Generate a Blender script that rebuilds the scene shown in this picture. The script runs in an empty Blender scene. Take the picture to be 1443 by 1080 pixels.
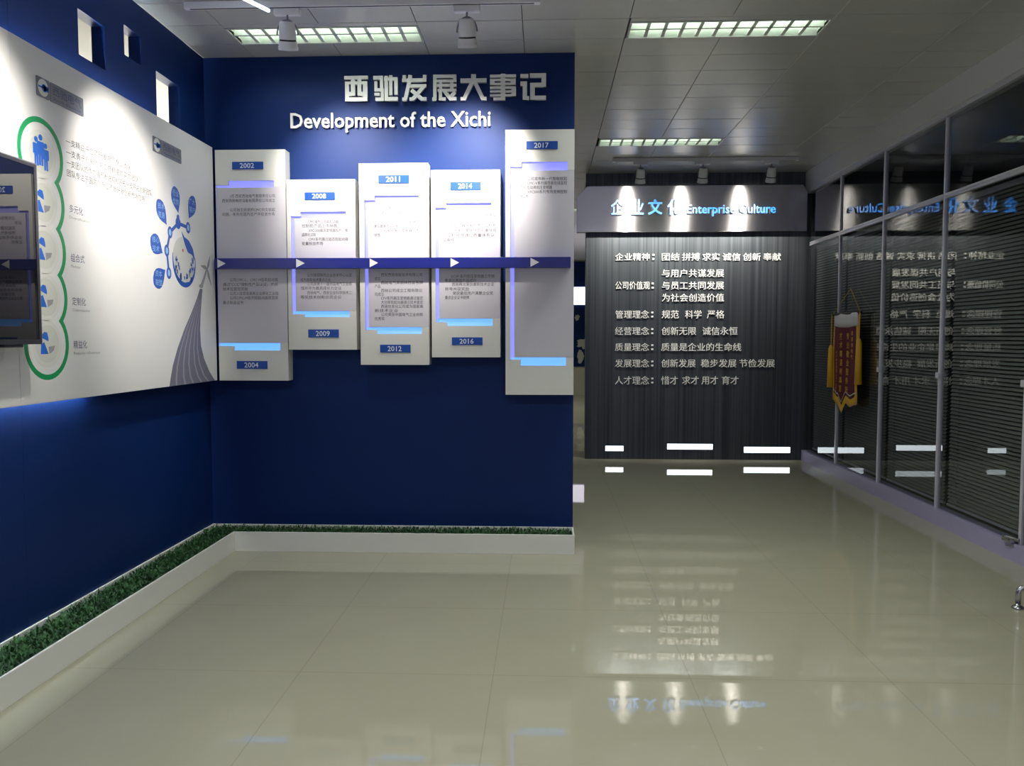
import bpy, math, random
from mathutils import Vector, Matrix
R = math.radians
random.seed(7)
SC = bpy.context.scene
COL = SC.collection

# ------------------------------------------------------------------ camera, world, exposure
F, YAW, PITCH, CZ = 1123.0, 0.0411, -0.0572, 1.45          # focal length in px of the 1443 wide frame, eye height
cam = bpy.data.cameras.new('camera')
cam.sensor_width = 36.0
cam.lens = 36.0 * F / 1443.0
cam.clip_start = 0.05
cam_o = bpy.data.objects.new('camera', cam)
COL.objects.link(cam_o)
cam_o.location = (0, 0, CZ)
cam_o.rotation_euler = (math.pi / 2 + PITCH, 0, YAW)
SC.camera = cam_o

w = bpy.data.worlds.new('world')
SC.world = w
w.use_nodes = True
w.node_tree.nodes['Background'].inputs[0].default_value = (0.6, 0.7, 1.0, 1)
w.node_tree.nodes['Background'].inputs[1].default_value = 0.0

SC.view_settings.view_transform = 'Standard'
SC.view_settings.look = 'None'
SC.view_settings.gamma = 1
SC.view_settings.use_curve_mapping = False
SC.view_settings.exposure = 0.0
SC.cycles.use_denoising = True
SC.cycles.max_bounces = 10
SC.cycles.diffuse_bounces = 5
SC.cycles.glossy_bounces = 6
SC.cycles.transparent_max_bounces = 16
SC.cycles.sample_clamp_indirect = 6
SC.cycles.caustics_reflective = False
SC.cycles.caustics_refractive = False

# room measures (metres)
XL, YB, H, XE = -2.345, 5.49, 3.363, 0.197      # left wall, blue partition, ceiling, partition end
YF, XF = 9.49, 3.017                            # dark feature wall, bulkhead face
PXN = -2.25                                     # face of the boards on the left wall
YC = 5.39                                       # face of the timeline cards

def tube_light(name, loc, sx, sy, power, color=(0.94, 1.0, 0.92), spread=135):
    l = bpy.data.lights.new(name, 'AREA')
    l.shape = 'RECTANGLE'; l.size = sx; l.size_y = sy
    l.energy = power; l.color = color; l.spread = R(spread)
    o = bpy.data.objects.new(name, l); COL.objects.link(o)
    o.location = loc
    return o

TROFFERS = [  # x0, x1, y0, y1, power, label
    (0.515, 1.728, 4.982, 5.25, 22, 'recessed louvred ceiling light nearest the camera over the right side of the hall'),
    (-1.99, -0.785, 4.982, 5.25, 5, 'recessed louvred ceiling light in front of the blue wall, behind the two spotlights'),
    (0.525, 1.728, 7.855, 8.135, 7, 'recessed louvred ceiling light near the dark feature wall'),
    (0.515, 1.728, 2.09, 2.36, 27, 'recessed louvred ceiling light above the camera, right side'),
    (-1.99, -0.785, 2.09, 2.36, 20, 'recessed louvred ceiling light above the camera, left side'),
    (-0.14, 1.07, -1.12, -0.85, 30, 'recessed louvred ceiling light behind the camera'),
    (-0.785, 0.505, 12.0, 12.28, 26, 'recessed louvred ceiling light in the gallery beyond the blue partition'),
    (-0.785, 0.505, 16.18, 16.46, 30, 'recessed louvred ceiling light farthest along the gallery'),
]
for t in TROFFERS:
    tube_light('fluorescent_glow', ((t[0]+t[1])/2, (t[2]+t[3])/2, H-0.004), t[1]-t[0]-0.04, t[3]-t[2]-0.04, t[4])

# ------------------------------------------------------------------ survey helpers: photo point -> point on a known wall plane
_f = Vector((-math.sin(YAW)*math.cos(PITCH), math.cos(YAW)*math.cos(PITCH), math.sin(PITCH)))
_r = Vector((math.cos(YAW), math.sin(YAW), 0))
_u = _r.cross(_f)
def ray(x, y): return _f + _r*((x-721.5)/F) + _u*((540-y)/F)
C0 = Vector((0, 0, CZ))
def onX(x, y, v): d = ray(x, y); return C0 + d*(v/d.x)
def onY(x, y, v): d = ray(x, y); return C0 + d*(v/d.y)

# ------------------------------------------------------------------ materials
def mat(name, col, rough=0.5, metal=0.0, spec=0.5, emit=None, strength=0.0):
    m = bpy.data.materials.new(name); m.use_nodes = True
    b = m.node_tree.nodes['Principled BSDF']
    b.inputs['Base Color'].default_value = (*col, 1)
    b.inputs['Roughness'].default_value = rough
    b.inputs['Metallic'].default_value = metal
    b.inputs['Specular IOR Level'].default_value = spec
    if emit:
        b.inputs['Emission Color'].default_value = (*emit, 1)
        b.inputs['Emission Strength'].default_value = strength
    return m
def nodes(m): return m.node_tree.nodes, m.node_tree.links, m.node_tree.nodes['Principled BSDF']
def noise_bump(m, scale=(20, 20, 20), strength=0.05, dist=0.01, detail=3):
    n, l, b = nodes(m)
    tc = n.new('ShaderNodeTexCoord'); mp = n.new('ShaderNodeMapping'); mp.inputs['Scale'].default_value = scale
    nz = n.new('ShaderNodeTexNoise'); nz.inputs['Scale'].default_value = 1; nz.inputs['Detail'].default_value = detail
    bp = n.new('ShaderNodeBump'); bp.inputs['Strength'].default_value = strength; bp.inputs['Distance'].default_value = dist
    l.new(tc.outputs['Object'], mp.inputs[0]); l.new(mp.outputs[0], nz.inputs['Vector'])
    l.new(nz.outputs[0], bp.inputs['Height']); l.new(bp.outputs[0], b.inputs['Normal'])
    return nz
def noise_color(m, c0, c1, scale=(1, 1, 1), detail=3, lo=0.3, hi=0.7):
    n, l, b = nodes(m)
    tc = n.new('ShaderNodeTexCoord'); mp = n.new('ShaderNodeMapping'); mp.inputs['Scale'].default_value = scale
    nz = n.new('ShaderNodeTexNoise'); nz.inputs['Scale'].default_value = 1; nz.inputs['Detail'].default_value = detail
    cr = n.new('ShaderNodeValToRGB')
    cr.color_ramp.elements[0].position = lo; cr.color_ramp.elements[0].color = (*c0, 1)
    cr.color_ramp.elements[1].position = hi; cr.color_ramp.elements[1].color = (*c1, 1)
    l.new(tc.outputs['Object'], mp.inputs[0]); l.new(mp.outputs[0], nz.inputs['Vector'])
    l.new(nz.outputs[0], cr.inputs[0]); l.new(cr.outputs[0], b.inputs['Base Color'])
    return cr

M = {}
M['blue'] = mat('blue_wall_paint', (0.0017, 0.0185, 0.112), 0.55, spec=0.22); noise_bump(M['blue'], (60, 60, 60), 0.04, 0.004)
M['white'] = mat('white_lacquer', (0.80, 0.79, 0.75), 0.45)
M['whitewall'] = mat('white_wall_paint', (0.78, 0.77, 0.72), 0.7)
M['beige'] = mat('beige_wall_paint', (0.55, 0.52, 0.42), 0.6)
M['board'] = mat('printed_white_board', (0.76, 0.75, 0.75), 0.4)
M['lilac'] = mat('lilac_text_sheet', (0.66, 0.63, 0.70), 0.4)
M['ink'] = mat('grey_print_ink', (0.045, 0.045, 0.055), 0.6)
M['inkblue'] = mat('violet_grey_print_ink', (0.07, 0.07, 0.17), 0.6)
M['inkpale'] = mat('pale_grey_print_ink', (0.30, 0.30, 0.32), 0.6)
M['plate'] = mat('blue_year_plate', (0.006, 0.07, 0.38), 0.4)
M['plateink'] = mat('white_year_print', (0.85, 0.88, 0.92), 0.5)
M['navy'] = mat('navy_band', (0.012, 0.02, 0.22), 0.3)
M['arrow'] = mat('white_arrow', (0.9, 0.9, 0.9), 0.5)
M['green'] = mat('green_print', (0.0, 0.30, 0.09), 0.45)
M['pblue'] = mat('blue_print', (0.012, 0.08, 0.42), 0.45)
M['pblue2'] = mat('bright_blue_print', (0.01, 0.13, 0.62), 0.45)
M['paleblue'] = mat('pale_blue_print', (0.30, 0.52, 0.80), 0.5)
M['discgrey'] = mat('pale_grey_disc_print', (0.62, 0.63, 0.58), 0.5)
M['discpale'] = mat('paler_grey_disc_print', (0.70, 0.70, 0.67), 0.5)
M['globegrey'] = mat('globe_grey_print', (0.56, 0.57, 0.55), 0.5)
M['red'] = mat('red_print', (0.5, 0.02, 0.02), 0.5)
M['windgrey'] = mat('turbine_grey_print', (0.30, 0.30, 0.33), 0.5)
M['swoosh'] = mat('swoosh_grey_print', (0.17, 0.165, 0.23), 0.5)
M['swooshpale'] = mat('swoosh_pale_print', (0.33, 0.32, 0.40), 0.5)
M['logoplate'] = mat('grey_logo_plate', (0.17, 0.18, 0.215), 0.4)
M['logoink'] = mat('slate_logo_print', (0.05, 0.06, 0.17), 0.5)
M['silver'] = mat('silver_letters', (0.84, 0.84, 0.82), 0.35, 0.1)
M['acrylic'] = mat('white_acrylic_letters', (0.85, 0.85, 0.82), 0.4)
M['bluelet'] = mat('blue_acrylic_letters', (0.008, 0.14, 0.50), 0.35)
M['led_violet'] = mat('violet_led_strip', (0.3, 0.3, 0.6), 0.5, emit=(0.22, 0.24, 1.0), strength=0.95)
M['led_cyan'] = mat('cyan_led_strip', (0.3, 0.4, 0.6), 0.5, emit=(0.10, 0.38, 1.0), strength=1.1)
M['led_white'] = mat('white_led_slot', (0.8, 0.8, 0.8), 0.5, emit=(0.86, 0.95, 1.0), strength=3.2)
M['led_back'] = mat('white_led_tube', (0.8, 0.8, 0.8), 0.5, emit=(0.75, 0.88, 1.0), strength=5.0)
M['backlight'] = mat('board_backlight_tube', (0.8, 0.8, 0.8), 0.5, emit=(0.78, 0.95, 0.95), strength=240)
M['backlight_top'] = mat('board_top_backlight_tube', (0.8, 0.8, 0.8), 0.5, emit=(0.85, 0.97, 1.0), strength=230)
M['lightbox'] = mat('lit_box_face', (0.8, 0.8, 0.8), 0.5, emit=(0.93, 0.88, 1.0), strength=1.6)
M['lens'] = mat('lit_lamp_lens', (0.8, 0.8, 0.8), 0.3, emit=(1.0, 0.95, 0.82), strength=25)
M['lampwhite'] = mat('white_lamp_paint', (0.80, 0.79, 0.84), 0.45)
M['darkgap'] = mat('dark_slot', (0.02, 0.02, 0.025), 0.6)
M['wire'] = mat('grey_lamp_wire', (0.25, 0.25, 0.27), 0.5)
M['trough'] = mat('louvre_reflector', (0.62, 0.66, 0.61), 0.4)
M['tubelamp'] = mat('fluorescent_tube', (0.8, 0.8, 0.8), 0.4, emit=(0.86, 1.0, 0.84), strength=7.0)
M['louvre'] = mat('louvre_blade', (0.80, 0.83, 0.78), 0.35)
M['fixture'] = mat('fixture_rim', (0.5, 0.51, 0.5), 0.4)
M['grassm'] = mat('artificial_grass', (0.02, 0.12, 0.035), 0.6)
noise_color(M['grassm'], (0.009, 0.038, 0.012), (0.036, 0.135, 0.03), (14, 14, 14), 3)
M['soil'] = mat('dark_grass_mat', (0.006, 0.02, 0.008), 0.9)
M['screen'] = mat('dark_glossy_screen', (0.006, 0.006, 0.01), 0.0, spec=0.3)
M['bezel'] = mat('black_bezel', (0.02, 0.02, 0.024), 0.3)
M['bezelgrey'] = mat('grey_screen_edge', (0.25, 0.25, 0.27), 0.35, 0.5)
M['alu'] = mat('anodised_aluminium', (0.66, 0.65, 0.74), 0.4, 0.3)
M['kerb'] = mat('lavender_skirting', (0.42, 0.38, 0.60), 0.4)
M['fascia'] = mat('pale_bulkhead_paint', (0.80, 0.79, 0.84), 0.6)
M['slat'] = mat('grey_blind_slats', (0.34, 0.34, 0.33), 0.45)
M['office'] = mat('dark_office_paint', (0.10, 0.11, 0.10), 0.8)
M['maroon'] = mat('maroon_velvet', (0.10, 0.004, 0.02), 0.75)
M['gold'] = mat('gold_thread', (0.72, 0.40, 0.02), 0.5)
M['satin'] = mat('white_satin', (0.62, 0.62, 0.66), 0.4)
M['chrome'] = mat('polished_chrome', (0.50, 0.50, 0.53), 0.24, 1.0)
M['dark'] = mat('dark_rubber', (0.015, 0.015, 0.017), 0.6)
M['map'] = mat('pale_map_relief', (0.5, 0.5, 0.46), 0.6)

# floor: large polished cream tiles with thin joints
fm = mat('polished_cream_tiles', (0.42, 0.40, 0.31), 0.02, spec=0.5); M['floor'] = fm
n, l, b = nodes(fm)
tc = n.new('ShaderNodeTexCoord'); sp = n.new('ShaderNodeSeparateXYZ'); l.new(tc.outputs['Object'], sp.inputs[0])
def joint(out, off, pitch, wdt):
    a = n.new('ShaderNodeMath'); a.operation = 'SUBTRACT'; a.inputs[1].default_value = off
    d = n.new('ShaderNodeMath'); d.operation = 'DIVIDE'; d.inputs[1].default_value = pitch
    f = n.new('ShaderNodeMath'); f.operation = 'FRACT'
    c = n.new('ShaderNodeMath'); c.operation = 'LESS_THAN'; c.inputs[1].default_value = wdt/pitch
    l.new(out, a.inputs[0]); l.new(a.outputs[0], d.inputs[0]); l.new(d.outputs[0], f.inputs[0]); l.new(f.outputs[0], c.inputs[0])
    return c.outputs[0]
jx = joint(sp.outputs[0], 0.62, 0.84, 0.0035); jy = joint(sp.outputs[1], 4.18, 0.84, 0.0035)
mx = n.new('ShaderNodeMath'); mx.operation = 'MAXIMUM'; l.new(jx, mx.inputs[0]); l.new(jy, mx.inputs[1])
nz = n.new('ShaderNodeTexNoise'); nz.inputs['Scale'].default_value = 2.2; nz.inputs['Detail'].default_value = 5
l.new(tc.outputs['Object'], nz.inputs['Vector'])
cr = n.new('ShaderNodeValToRGB')
cr.color_ramp.elements[0].color = (0.385, 0.36, 0.27, 1); cr.color_ramp.elements[1].color = (0.42, 0.395, 0.305, 1)
l.new(nz.outputs[0], cr.inputs[0])
mc = n.new('ShaderNodeMix'); mc.data_type = 'RGBA'; mc.inputs[7].default_value = (0.325, 0.30, 0.225, 1)
l.new(mx.outputs[0], mc.inputs[0]); l.new(cr.outputs[0], mc.inputs[6]); l.new(mc.outputs[2], b.inputs['Base Color'])

# ceiling: lightly glossy grey metal panels
M['ceil'] = mat('grey_metal_ceiling_panel', (0.66, 0.66, 0.65), 0.27, 0.2); noise_bump(M['ceil'], (3, 6, 3), 0.12, 0.02, 2)
M['ceilback'] = mat('dark_ceiling_joint', (0.12, 0.12, 0.12), 0.8)
M['ceilpale'] = mat('pale_ceiling_trim', (0.55, 0.55, 0.55), 0.4)

# dark feature wall: gunmetal laminate with vertical streaks
gm = mat('streaked_gunmetal_laminate', (0.15, 0.16, 0.17), 0.44, 0.85); M['gun'] = gm
noise_color(gm, (0.050, 0.058, 0.068), (0.115, 0.127, 0.135), (42, 42, 0.35), 5, 0.30, 0.75)
# brushed steel
st = mat('brushed_stainless_steel', (0.50, 0.49, 0.49), 0.25, 1.0); M['steel'] = st
n, l, b = nodes(st)
b.inputs['Anisotropic'].default_value = 1.0; b.inputs['Anisotropic Rotation'].default_value = 0.25
tg = n.new('ShaderNodeTangent'); tg.direction_type = 'RADIAL'; tg.axis = 'Z'
l.new(tg.outputs[0], b.inputs['Tangent'])
noise_bump(st, (1.6, 1.0, 1.2), 0.25, 0.03, 1)

# clear glass of the partition: Fresnel mirror over see-through
gl = bpy.data.materials.new('partition_glass'); gl.use_nodes = True; M['glass'] = gl
n, l = gl.node_tree.nodes, gl.node_tree.links
n.remove(n['Principled BSDF'])
fr = n.new('ShaderNodeFresnel'); fr.inputs['IOR'].default_value = 1.75
tr = n.new('ShaderNodeBsdfTransparent'); tr.inputs[0].default_value = (0.76, 0.78, 0.78, 1)
gs = n.new('ShaderNodeBsdfGlossy'); gs.inputs['Roughness'].default_value = 0.0; gs.inputs[0].default_value = (0.95, 0.97, 0.97, 1)
ge = n.new('ShaderNodeNewGeometry'); iv = n.new('ShaderNodeMath'); iv.operation = 'SUBTRACT'; iv.inputs[0].default_value = 1
ml = n.new('ShaderNodeMath'); ml.operation = 'MULTIPLY'; ms = n.new('ShaderNodeMixShader')
l.new(ge.outputs['Backfacing'], iv.inputs[1]); l.new(fr.outputs[0], ml.inputs[0]); l.new(iv.outputs[0], ml.inputs[1])
l.new(ml.outputs[0], ms.inputs[0]); l.new(tr.outputs[0], ms.inputs[1]); l.new(gs.outputs[0], ms.inputs[2])
l.new(ms.outputs[0], n['Material Output'].inputs[0])

# ------------------------------------------------------------------ object helpers
def empty(name, loc, label=None, cat=None, group=None, kind=None):
    o = bpy.data.objects.new(name, None); COL.objects.link(o); o.location = loc
    o.empty_display_size = 0.05
    return tag(o, label, cat, group, kind)
def tag(o, label=None, cat=None, group=None, kind=None):
    if label: o['label'] = label
    if cat: o['category'] = cat
    if group: o['group'] = group
    if kind: o['kind'] = kind
    return o
def origin_of(p):
    v = Vector((0, 0, 0))
    while p is not None:
        v += p.location; p = p.parent
    return v
class MB:
    """collects shapes in world coordinates; build() links them as ONE mesh object"""
    def __init__(s): s.v = []; s.f = []; s.sm = []
    def add(s, vs, fs, smooth=False):
        k = len(s.v); s.v += [Vector(p) for p in vs]
        for f in fs: s.f.append([i+k for i in f]); s.sm.append(smooth)
        return s
    def box(s, x0, x1, y0, y1, z0, z1):
        return s.add([(x0,y0,z0),(x1,y0,z0),(x1,y1,z0),(x0,y1,z0),(x0,y0,z1),(x1,y0,z1),(x1,y1,z1),(x0,y1,z1)],
                     [(0,3,2,1),(4,5,6,7),(0,1,5,4),(1,2,6,5),(2,3,7,6),(3,0,4,7)])
    def prism(s, pts, fr, d0, d1):
        """outline pts (u, v) in frame fr=(origin, right, up, normal), from depth d0 to d1 along the normal"""
        o, r, u, nn = fr; k = len(pts)
        vs = [o + r*p[0] + u*p[1] + nn*d0 for p in pts] + [o + r*p[0] + u*p[1] + nn*d1 for p in pts]
        fs = [tuple(range(k, 2*k)), tuple(reversed(range(k)))] + [(i, (i+1) % k, k+(i+1) % k, k+i) for i in range(k)]
        return s.add(vs, fs)
    def ring(s, outer, inner, fr, d0, d1):
        o, r, u, nn = fr; k = len(outer)
        P = lambda p, d: o + r*p[0] + u*p[1] + nn*d
        vs = [P(p, d1) for p in outer] + [P(p, d1) for p in inner] + [P(p, d0) for p in outer] + [P(p, d0) for p in inner]
        fs = []
        for i in range(k):
            j = (i+1) % k
            fs += [(i, j, k+j, k+i), (2*k+i, 2*k+j, j, i), (k+i, k+j, 3*k+j, 3*k+i)]
        return s.add(vs, fs)
    def tube(s, path, rad, seg=10, smooth=True):
        pts = [Vector(p) for p in path]; vs = []; fs = []
        for i, p in enumerate(pts):
            t = (pts[min(i+1, len(pts)-1)] - pts[max(i-1, 0)]).normalized()
            if i == 0:
                a = t.cross(Vector((0, 0, 1)))
                if a.length < 1e-3: a = t.cross(Vector((1, 0, 0)))
            else: a = prev - t*prev.dot(t)
            a.normalize(); bb = t.cross(a); prev = a
            rr = rad[i] if isinstance(rad, (list, tuple)) else rad
            vs += [p + (a*math.cos(q) + bb*math.sin(q))*rr for q in [2*math.pi*j/seg for j in range(seg)]]
        for i in range(len(pts)-1):
            for j in range(seg):
                jj = (j+1) % seg
                fs.append((i*seg+j, i*seg+jj, (i+1)*seg+jj, (i+1)*seg+j))
        s.add(vs, fs, smooth)
        k = len(s.v) - len(vs)
        s.f.append([k+j for j in reversed(range(seg))]); s.sm.append(False)
        s.f.append([k+(len(pts)-1)*seg+j for j in range(seg)]); s.sm.append(False)
        return s
    def lathe(s, prof, mtx, seg=28, smooth=True):
        """profile (radius, z) turned about local z, placed by mtx"""
        vs = []; fs = []
        for rr, z in prof:
            vs += [mtx @ Vector((rr*math.cos(2*math.pi*j/seg), rr*math.sin(2*math.pi*j/seg), z)) for j in range(seg)]
        for i in range(len(prof)-1):
            for j in range(seg):
                jj = (j+1) % seg
                fs.append((i*seg+j, i*seg+jj, (i+1)*seg+jj, (i+1)*seg+j))
        return s.add(vs, fs, smooth)
    def build(s, name, m, parent=None, bevel=0.0):
        me = bpy.data.meshes.new(name)
        loc = origin_of(parent)
        base = Vector((0, 0, 0))
        if parent is None and s.v:
            xs = [p.x for p in s.v]; ys = [p.y for p in s.v]; zs = [p.z for p in s.v]
            if not name.split('_')[0] in ('floor', 'ceiling', 'wall'):
                base = Vector(((min(xs)+max(xs))/2, (min(ys)+max(ys))/2, min(zs)))
        me.from_pydata([tuple(p - loc - base) for p in s.v], [], s.f)
        me.polygons.foreach_set('use_smooth', s.sm)
        me.update()
        if m: me.materials.append(m)
        o = bpy.data.objects.new(name, me); COL.objects.link(o)
        o.location = base
        if parent: o.parent = parent
        if bevel:
            bm = o.modifiers.new('bevel', 'BEVEL'); bm.width = bevel; bm.segments = 2; bm.limit_method = 'ANGLE'; bm.angle_limit = R(40)
        return o
def box(name, dims, m, parent=None, bevel=0.0, kind=None):
    o = MB().box(*dims).build(name, m, parent, bevel)
    if kind: o['kind'] = kind
    return o
def struct(name, mb, m): return tag(mb.build(name, m), kind='structure')

def FRONT(y): return (Vector((0, y, 0)), Vector((1, 0, 0)), Vector((0, 0, 1)), Vector((0, -1, 0)))     # faces the camera
def LEFT(x): return (Vector((x, 0, 0)), Vector((0, 1, 0)), Vector((0, 0, 1)), Vector((1, 0, 0)))       # on the left wall
def RIGHT(x): return (Vector((x, 0, 0)), Vector((0, -1, 0)), Vector((0, 0, 1)), Vector((-1, 0, 0)))    # on the glass

# ---- lettering
_dummy = []
def text_geo(body, depth=0.0, bold=0.0, split=False):
    """-> list of (char, verts, faces) in text units, one entry per character when split"""
    c = bpy.data.curves.new('lettering', 'FONT'); c.body = body; c.size = 1; c.extrude = depth; c.offset = bold; c.resolution_u = 2
    k = len(body) if split else 1
    while len(_dummy) < k: _dummy.append(bpy.data.materials.new('slot'))
    for i in range(k): c.materials.append(_dummy[i])
    o = bpy.data.objects.new('lettering', c); COL.objects.link(o)
    if split:
        for i in range(len(body)): c.body_format[i].material_index = i
    bpy.context.view_layer.update()
    me = bpy.data.meshes.new_from_object(o.evaluated_get(bpy.context.evaluated_depsgraph_get()))
    parts = {}
    for p in me.polygons: parts.setdefault(p.material_index if split else 0, []).append(tuple(p.vertices))
    out = []
    for i, fs in sorted(parts.items()):
        ids = sorted({q for f in fs for q in f}); mp = {q: a for a, q in enumerate(ids)}
        out.append((body[i] if split else body, [me.vertices[q].co.copy() for q in ids], [tuple(mp[q] for q in f) for f in fs]))
    bpy.data.objects.remove(o); bpy.data.curves.remove(c); bpy.data.meshes.remove(me)
    return out
def letters(parent, body, fr, u0, u1, v0, v1, depth, m, gap=0.0, bold=0.0):
    """raised lettering filling the rectangle u0..u1 x v0..v1 of frame fr, one child mesh per character"""
    geo = text_geo(body, 0.5, bold, True)
    allv = [v for g in geo for v in g[1]]
    x0 = min(v.x for v in allv); x1 = max(v.x for v in allv); y0 = min(v.y for v in allv); y1 = max(v.y for v in allv)
    o, r, u, nn = fr
    for ch, vs, fs in geo:
        mb = MB().add([o + r*(u0+(v.x-x0)/(x1-x0)*(u1-u0)) + u*(v0+(v.y-y0)/(y1-y0)*(v1-v0)) + nn*(gap+(v.z+0.5)*depth) for v in vs], fs)
        mb.build('character' if ord(ch) > 255 else 'letter', m, parent)
def print_lines(mb, lines, fr, d):
    """flat printed text; lines = (text, u0, u1 or None, v_mid, char height)"""
    o, r, u, nn = fr
    for body, u0, u1, v, hgt in lines:
        ch, vs, fs = text_geo(body)[0]
        x0 = min(p.x for p in vs); x1 = max(p.x for p in vs)
        sx = hgt if u1 is None else (u1-u0)/(x1-x0)
        mb.add([o + r*(u0+(p.x-x0)*sx) + u*(v+(p.y-0.36)*hgt) + nn*d for p in vs], fs)
    return mb
def circle(cu, cv, ru, rv=None, k=32, a0=0.0):
    rv = rv or ru
    return [(cu+ru*math.cos(a0+2*math.pi*i/k), cv+rv*math.sin(a0+2*math.pi*i/k)) for i in range(k)]

# ------------------------------------------------------------------ room shell
struct('floor', MB().box(-4.6, 6.2, -3.2, 20.2, -0.1, 0.0), M['floor'])
ceil = MB()
COLS = [-2.345, -1.99, -1.385, -0.785, -0.14, 0.505, 1.115, 1.728, 2.53, 3.02]
PIT = 0.3215
for k in range(-26, 47):
    y0, y1 = 5.25 + PIT*k, 5.25 + PIT*(k+1)
    for a, c in zip(COLS[:-1], COLS[1:]):
        ym = (y0+y1)/2; xm = (a+c)/2
        if any(t[0]-0.05 < xm < t[1]+0.05 and y0-0.05 < (t[2]+t[3])/2 < y1+0.05 for t in TROFFERS): continue
        g = 0.0025; tl = [random.uniform(0, 0.0018) for _ in range(4)]
        zt = H + 0.02
        ceil.add([(a+g, y0+g, H+tl[0]), (c-g, y0+g, H+tl[1]), (c-g, y1-g, H+tl[2]), (a+g, y1-g, H+tl[3]),
                  (a+g, y0+g, zt), (c-g, y0+g, zt), (c-g, y1-g, zt), (a+g, y1-g, zt)],
                 [(0,3,2,1),(4,5,6,7),(0,1,5,4),(1,2,6,5),(2,3,7,6),(3,0,4,7)])
ceil_o = struct('ceiling', ceil, M['ceil'])
slab = MB()
slab.box(-4.6, 6.2, -3.2, 20.2, H+0.14, H+0.24)
o = slab.build('ceiling_slab', M['ceilback'], ceil_o)
# rows of fixtures leave a strip round them: close it with flat filler panels
fill = MB()
for x0, x1, y0, y1, *_ in TROFFERS:
    k0 = math.floor((y0+0.02-5.25)/PIT); ya = 5.25+PIT*k0; yb = ya+PIT
    if y0-ya > 0.004: fill.box(x0, x1, ya, y0-0.002, H, H+0.02)
    if yb-y1 > 0.004: fill.box(x0, x1, y1+0.002, yb, H, H+0.02)
fill.build('ceiling_filler', M['ceil'], ceil_o)
br = MB()
for x in (2.53, 1.728): br.box(x-0.004, x+0.004, -3, 20, H-0.002, H+0.004)
br.build('ceiling_joint', M['ceilpale'], ceil_o)

# left wall with three through openings
T = 0.072
HOLES = [(4.003, 4.247, 2.872, 3.10), (4.447, 4.63, 3.025, 3.19), (4.808, 5.115, 2.64, 3.055)]
wl = MB()
ys = [-3.1] + [q for h in HOLES for q in h[:2]] + [YB]
wl.box(XL-T, XL, -3.1, 3.4682, 0, H)
segs = [(3.4694, HOLES[0][0]), (HOLES[0][1], HOLES[1][0]), (HOLES[1][1], HOLES[2][0]), (HOLES[2][1], YB)]
for a, c in segs: wl.box(XL-T, XL, a, c, 0, H)
for a, c, z0, z1 in HOLES: wl.box(XL-T, XL, a, c, 0, z0); wl.box(XL-T, XL, a, c, z1, H)
struct('wall_left', wl, M['blue'])
struct('wall_back', MB().box(XL-T, XE, YB, YB+0.12, 0, H), M['blue'])
struct('wall_gallery', MB().box(XL-T, XL, YB+0.12, 20, 0, H), M['whitewall'])
struct('wall_side_room', MB().box(-4.2, -4.1, -3.1, 20, 0, H+0.1), M['whitewall'])
struct('wall_rear', MB().box(-4.2, 6.2, -3.2, -3.1, 0, H+0.1), M['whitewall'])
struct('wall_end', MB().box(-4.2, 6.2, 20, 20.1, 0, H+0.1), M['beige'])
struct('wall_office', MB().box(6.1, 6.2, -3.1, 20, 0, H+0.1), M['office'])
struct('wall_front', MB().box(0.48, 3.14, YF, YF+0.12, 0, H), M['gun'])
struct('wall_corridor', MB().box(3.02, 3.12, YF+0.12, 20, 0, H), M['whitewall'])
struct('trim_1', MB().box(XF, 3.14, -3.1, YF, 3.154, H), M['fascia'])            # bulkhead over the glass
struct('trim_2', MB().box(XF+0.012, 3.12, -3.1, YF, 3.118, 3.154), M['alu'])     # head rail
struct('baseboard_right', MB().box(3.03, 3.14, -3.1, YF, 0, 0.12), M['kerb'])
wr_ = MB().box(-1.6, 2.6, -3.09, -3.075, 0.9, 2.9).build('window_rear', mat('dull_daylight_pane', (0.5, 0.5, 0.5), 0.3, emit=(0.62, 0.60, 1.0), strength=1.2))
tag(wr_, kind='structure')
wf_ = MB()
for xx in (-1.64, -0.2, 1.2, 2.6): wf_.box(xx, xx+0.04, -3.095, -3.04, 0.86, 2.94)
wf_.box(-1.6, 2.6, -3.095, -3.04, 0.86, 0.9).box(-1.6, 2.6, -3.095, -3.04, 2.9, 2.94)
wf_.build('window_frame', M['alu'], wr_)
lamp = tube_light('side_room_glow', (-3.3, 7.6, H), 1.0, 3.0, 700, (1, 0.98, 0.92), 180)

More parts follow.
